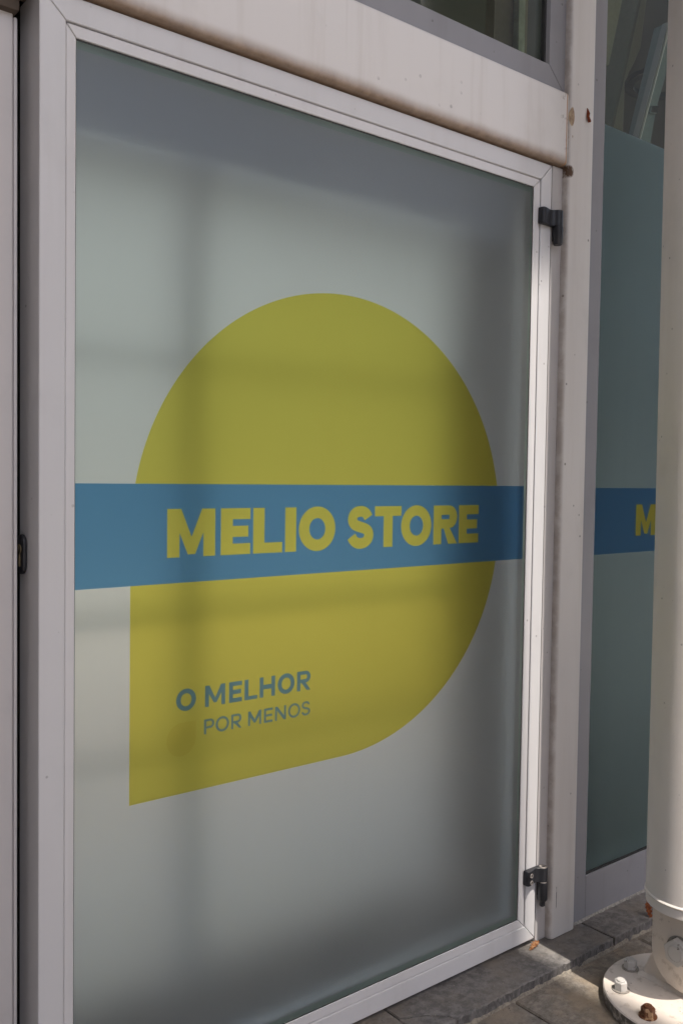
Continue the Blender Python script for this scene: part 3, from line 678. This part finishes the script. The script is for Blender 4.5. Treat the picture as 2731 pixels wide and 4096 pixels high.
for i, (a, rr, rot) in enumerate(((92.5, .145, 15), (133.5, .147, 38), (175.5, .144, 5), (222, .145, 22), (267, .145, 50), (312, .145, 10), (357, .145, 33), (47, .145, 0))):
    c = (CX+rr*math.cos(R(a)), CY+rr*math.sin(R(a))); mt = M_RUST if i == 2 else M_NUT
    nt = obj('anchor_nut', hexa(.0150, rot, c, ((1, FT+.0022), (1, FT+.0185), (.90, FT+.0205))), mt, col, smooth=0)
    nt['label'] = 'rusty brown hexagon nut on the base plate' if i == 2 else 'cream painted hexagon nut on the base plate'
    obj('washer', lathe([(.0195, FT+.0004), (.0195, FT+.0020), (.0185, FT+.0024)], (*c, 0), 24), mt if i == 2 else M_WASHER, nt)
    obj('stud_end', lathe([(.0098, FT+.020), (.0098, FT+.0225), (.0085, FT+.0240)], (*c, 0), 20), mt, nt)
pb = prism([(-.353+.030*math.cos(R(18+60*k)), .135+.030*math.sin(R(18+60*k))) for k in range(6)], 'x', 1.815, 1.8338, .0012, 1)
pv = obj('pivot_bolt', pb, M_NUT, col, smooth=0)
obj('grime_washer', lathe([(.0325, 1.8334), (.0325, 1.8339)], (0, -.353, .135), 28, 'x'), M_WASHER, pv)
obj('bolt_face', lathe([(.0185, 1.8152), (.0185, 1.8142), (.0175, 1.8130), (.0165, 1.8144), (.0155, 1.8130)], (0, -.353, .135), 28, 'x'), M_NUT, pv)

# ------------------------------------------------------------------ fallen leaves
def leaf(outline, c, z, tilt, rotz, sx, sy, mat, label, curl=.25):
    t = bmesh.new(); ctr = t.verts.new((0, 0, curl*.12)); ring = []
    for k, (x, y) in enumerate(outline): ring.append(t.verts.new((x*sx, y*sy, (abs(y)*curl*sy + random.uniform(-.05, .12)*sx*.35))))
    ctr.co.z = 0
    for k in range(len(ring)): t.faces.new((ctr, ring[k], ring[(k+1) % len(ring)]))
    bmesh.ops.solidify(t, geom=list(t.faces), thickness=.0004)
    bmesh.ops.rotate(t, verts=t.verts, cent=(0, 0, 0), matrix=Matrix.Rotation(tilt, 3, 'Y')); bmesh.ops.rotate(t, verts=t.verts, cent=(0, 0, 0), matrix=Matrix.Rotation(rotz, 3, 'Z'))
    bmesh.ops.translate(t, verts=t.verts, vec=(c[0], c[1], z))
    return tag(obj('dry_leaf', t, mat, loc=(c[0], c[1], z)), label, 'leaf')
OAK = [(-1, .05), (-.75, .22), (-.55, .18), (-.4, .42), (-.2, .28), (0, .55), (.2, .35), (.42, .6), (.55, .3), (.8, .42), (.85, .12), (1.05, .05), (.86, -.14), (.7, -.4), (.5, -.26), (.3, -.52), (.1, -.28), (-.12, -.45), (-.3, -.2), (-.55, -.32), (-.75, -.15)]
leaf(OAK, (1.7600, -.012, 0), ZT+.004, R(-8), R(12), .024, .017, M_LEAF, 'curled tan dry leaf on the stone below the lower hinge')
leaf(OAK, (2.128, -.092, 0), ZT+.014, R(-62), R(70), .022, .020, M_LEAF3, 'orange dry leaf upright on the step behind the column')
leaf(OAK, (2.052, -.158, 0), .004, R(10), R(40), .008, .007, M_LEAF3, 'tiny orange leaf scrap on the paving behind the column')
t = bmesh.new()
pts = [(1.8765, .9010), (1.8785, .8990), (1.8850, .8890), (1.8868, .8830), (1.8915, .8745), (1.8900, .8695), (1.8850, .8680), (1.8800, .8655), (1.8770, .8690), (1.8762, .8800)]
fr = [t.verts.new((p[0], -.0205-.0016*(i % 3), p[1]+EYE)) for i, p in enumerate(pts)]
ct = t.verts.new((1.881, -.0188, .879+EYE))
for i in range(len(fr)): t.faces.new((ct, fr[i], fr[(i+1) % len(fr)]))
bmesh.ops.solidify(t, geom=list(t.faces), thickness=.0005)
tag(obj('dry_leaf', t, M_LEAF2, loc=(1.882, -.019, EYE+.88)), 'small red brown leaf stuck high on the white post', 'leaf')

# grit and crumbs collected on the stones
t = bmesh.new()
for i in range(420):
    if i % 3 == 0: x, y, z = random.uniform(1.2, 2.2), random.uniform(YF+.006, -.004), ZT
    elif i % 3 == 1: x, y, z = random.uniform(1.3, 2.3), YF - abs(random.gauss(.008, .012)) - .004, 0
    else: x, y, z = random.uniform(1.2, 2.3), random.uniform(-.7, -.12), 0
    if (x-CX)**2 + (y-CY)**2 < .19**2: continue
    r_ = random.uniform(.0006, .0017) * (1.5 if random.random() < .08 else 1)
    v = [t.verts.new((x+r_*random.uniform(.6, 1.3)*a, y+r_*random.uniform(.6, 1.3)*b, z+r_*c)) for a, b, c in ((1, 0, .1), (-.5, .9, .1), (-.5, -.9, .1), (0, 0, 1.2))]
    for f in ((0, 1, 2), (0, 1, 3), (1, 2, 3), (2, 0, 3)): t.faces.new([v[k] for k in f])
bmesh.ops.recalc_face_normals(t, faces=t.faces)
tag(obj('grit', t, simple('grit', (.33, .29, .24), .9, nsc=300, amt=1.0), smooth=0), kind='stuff')
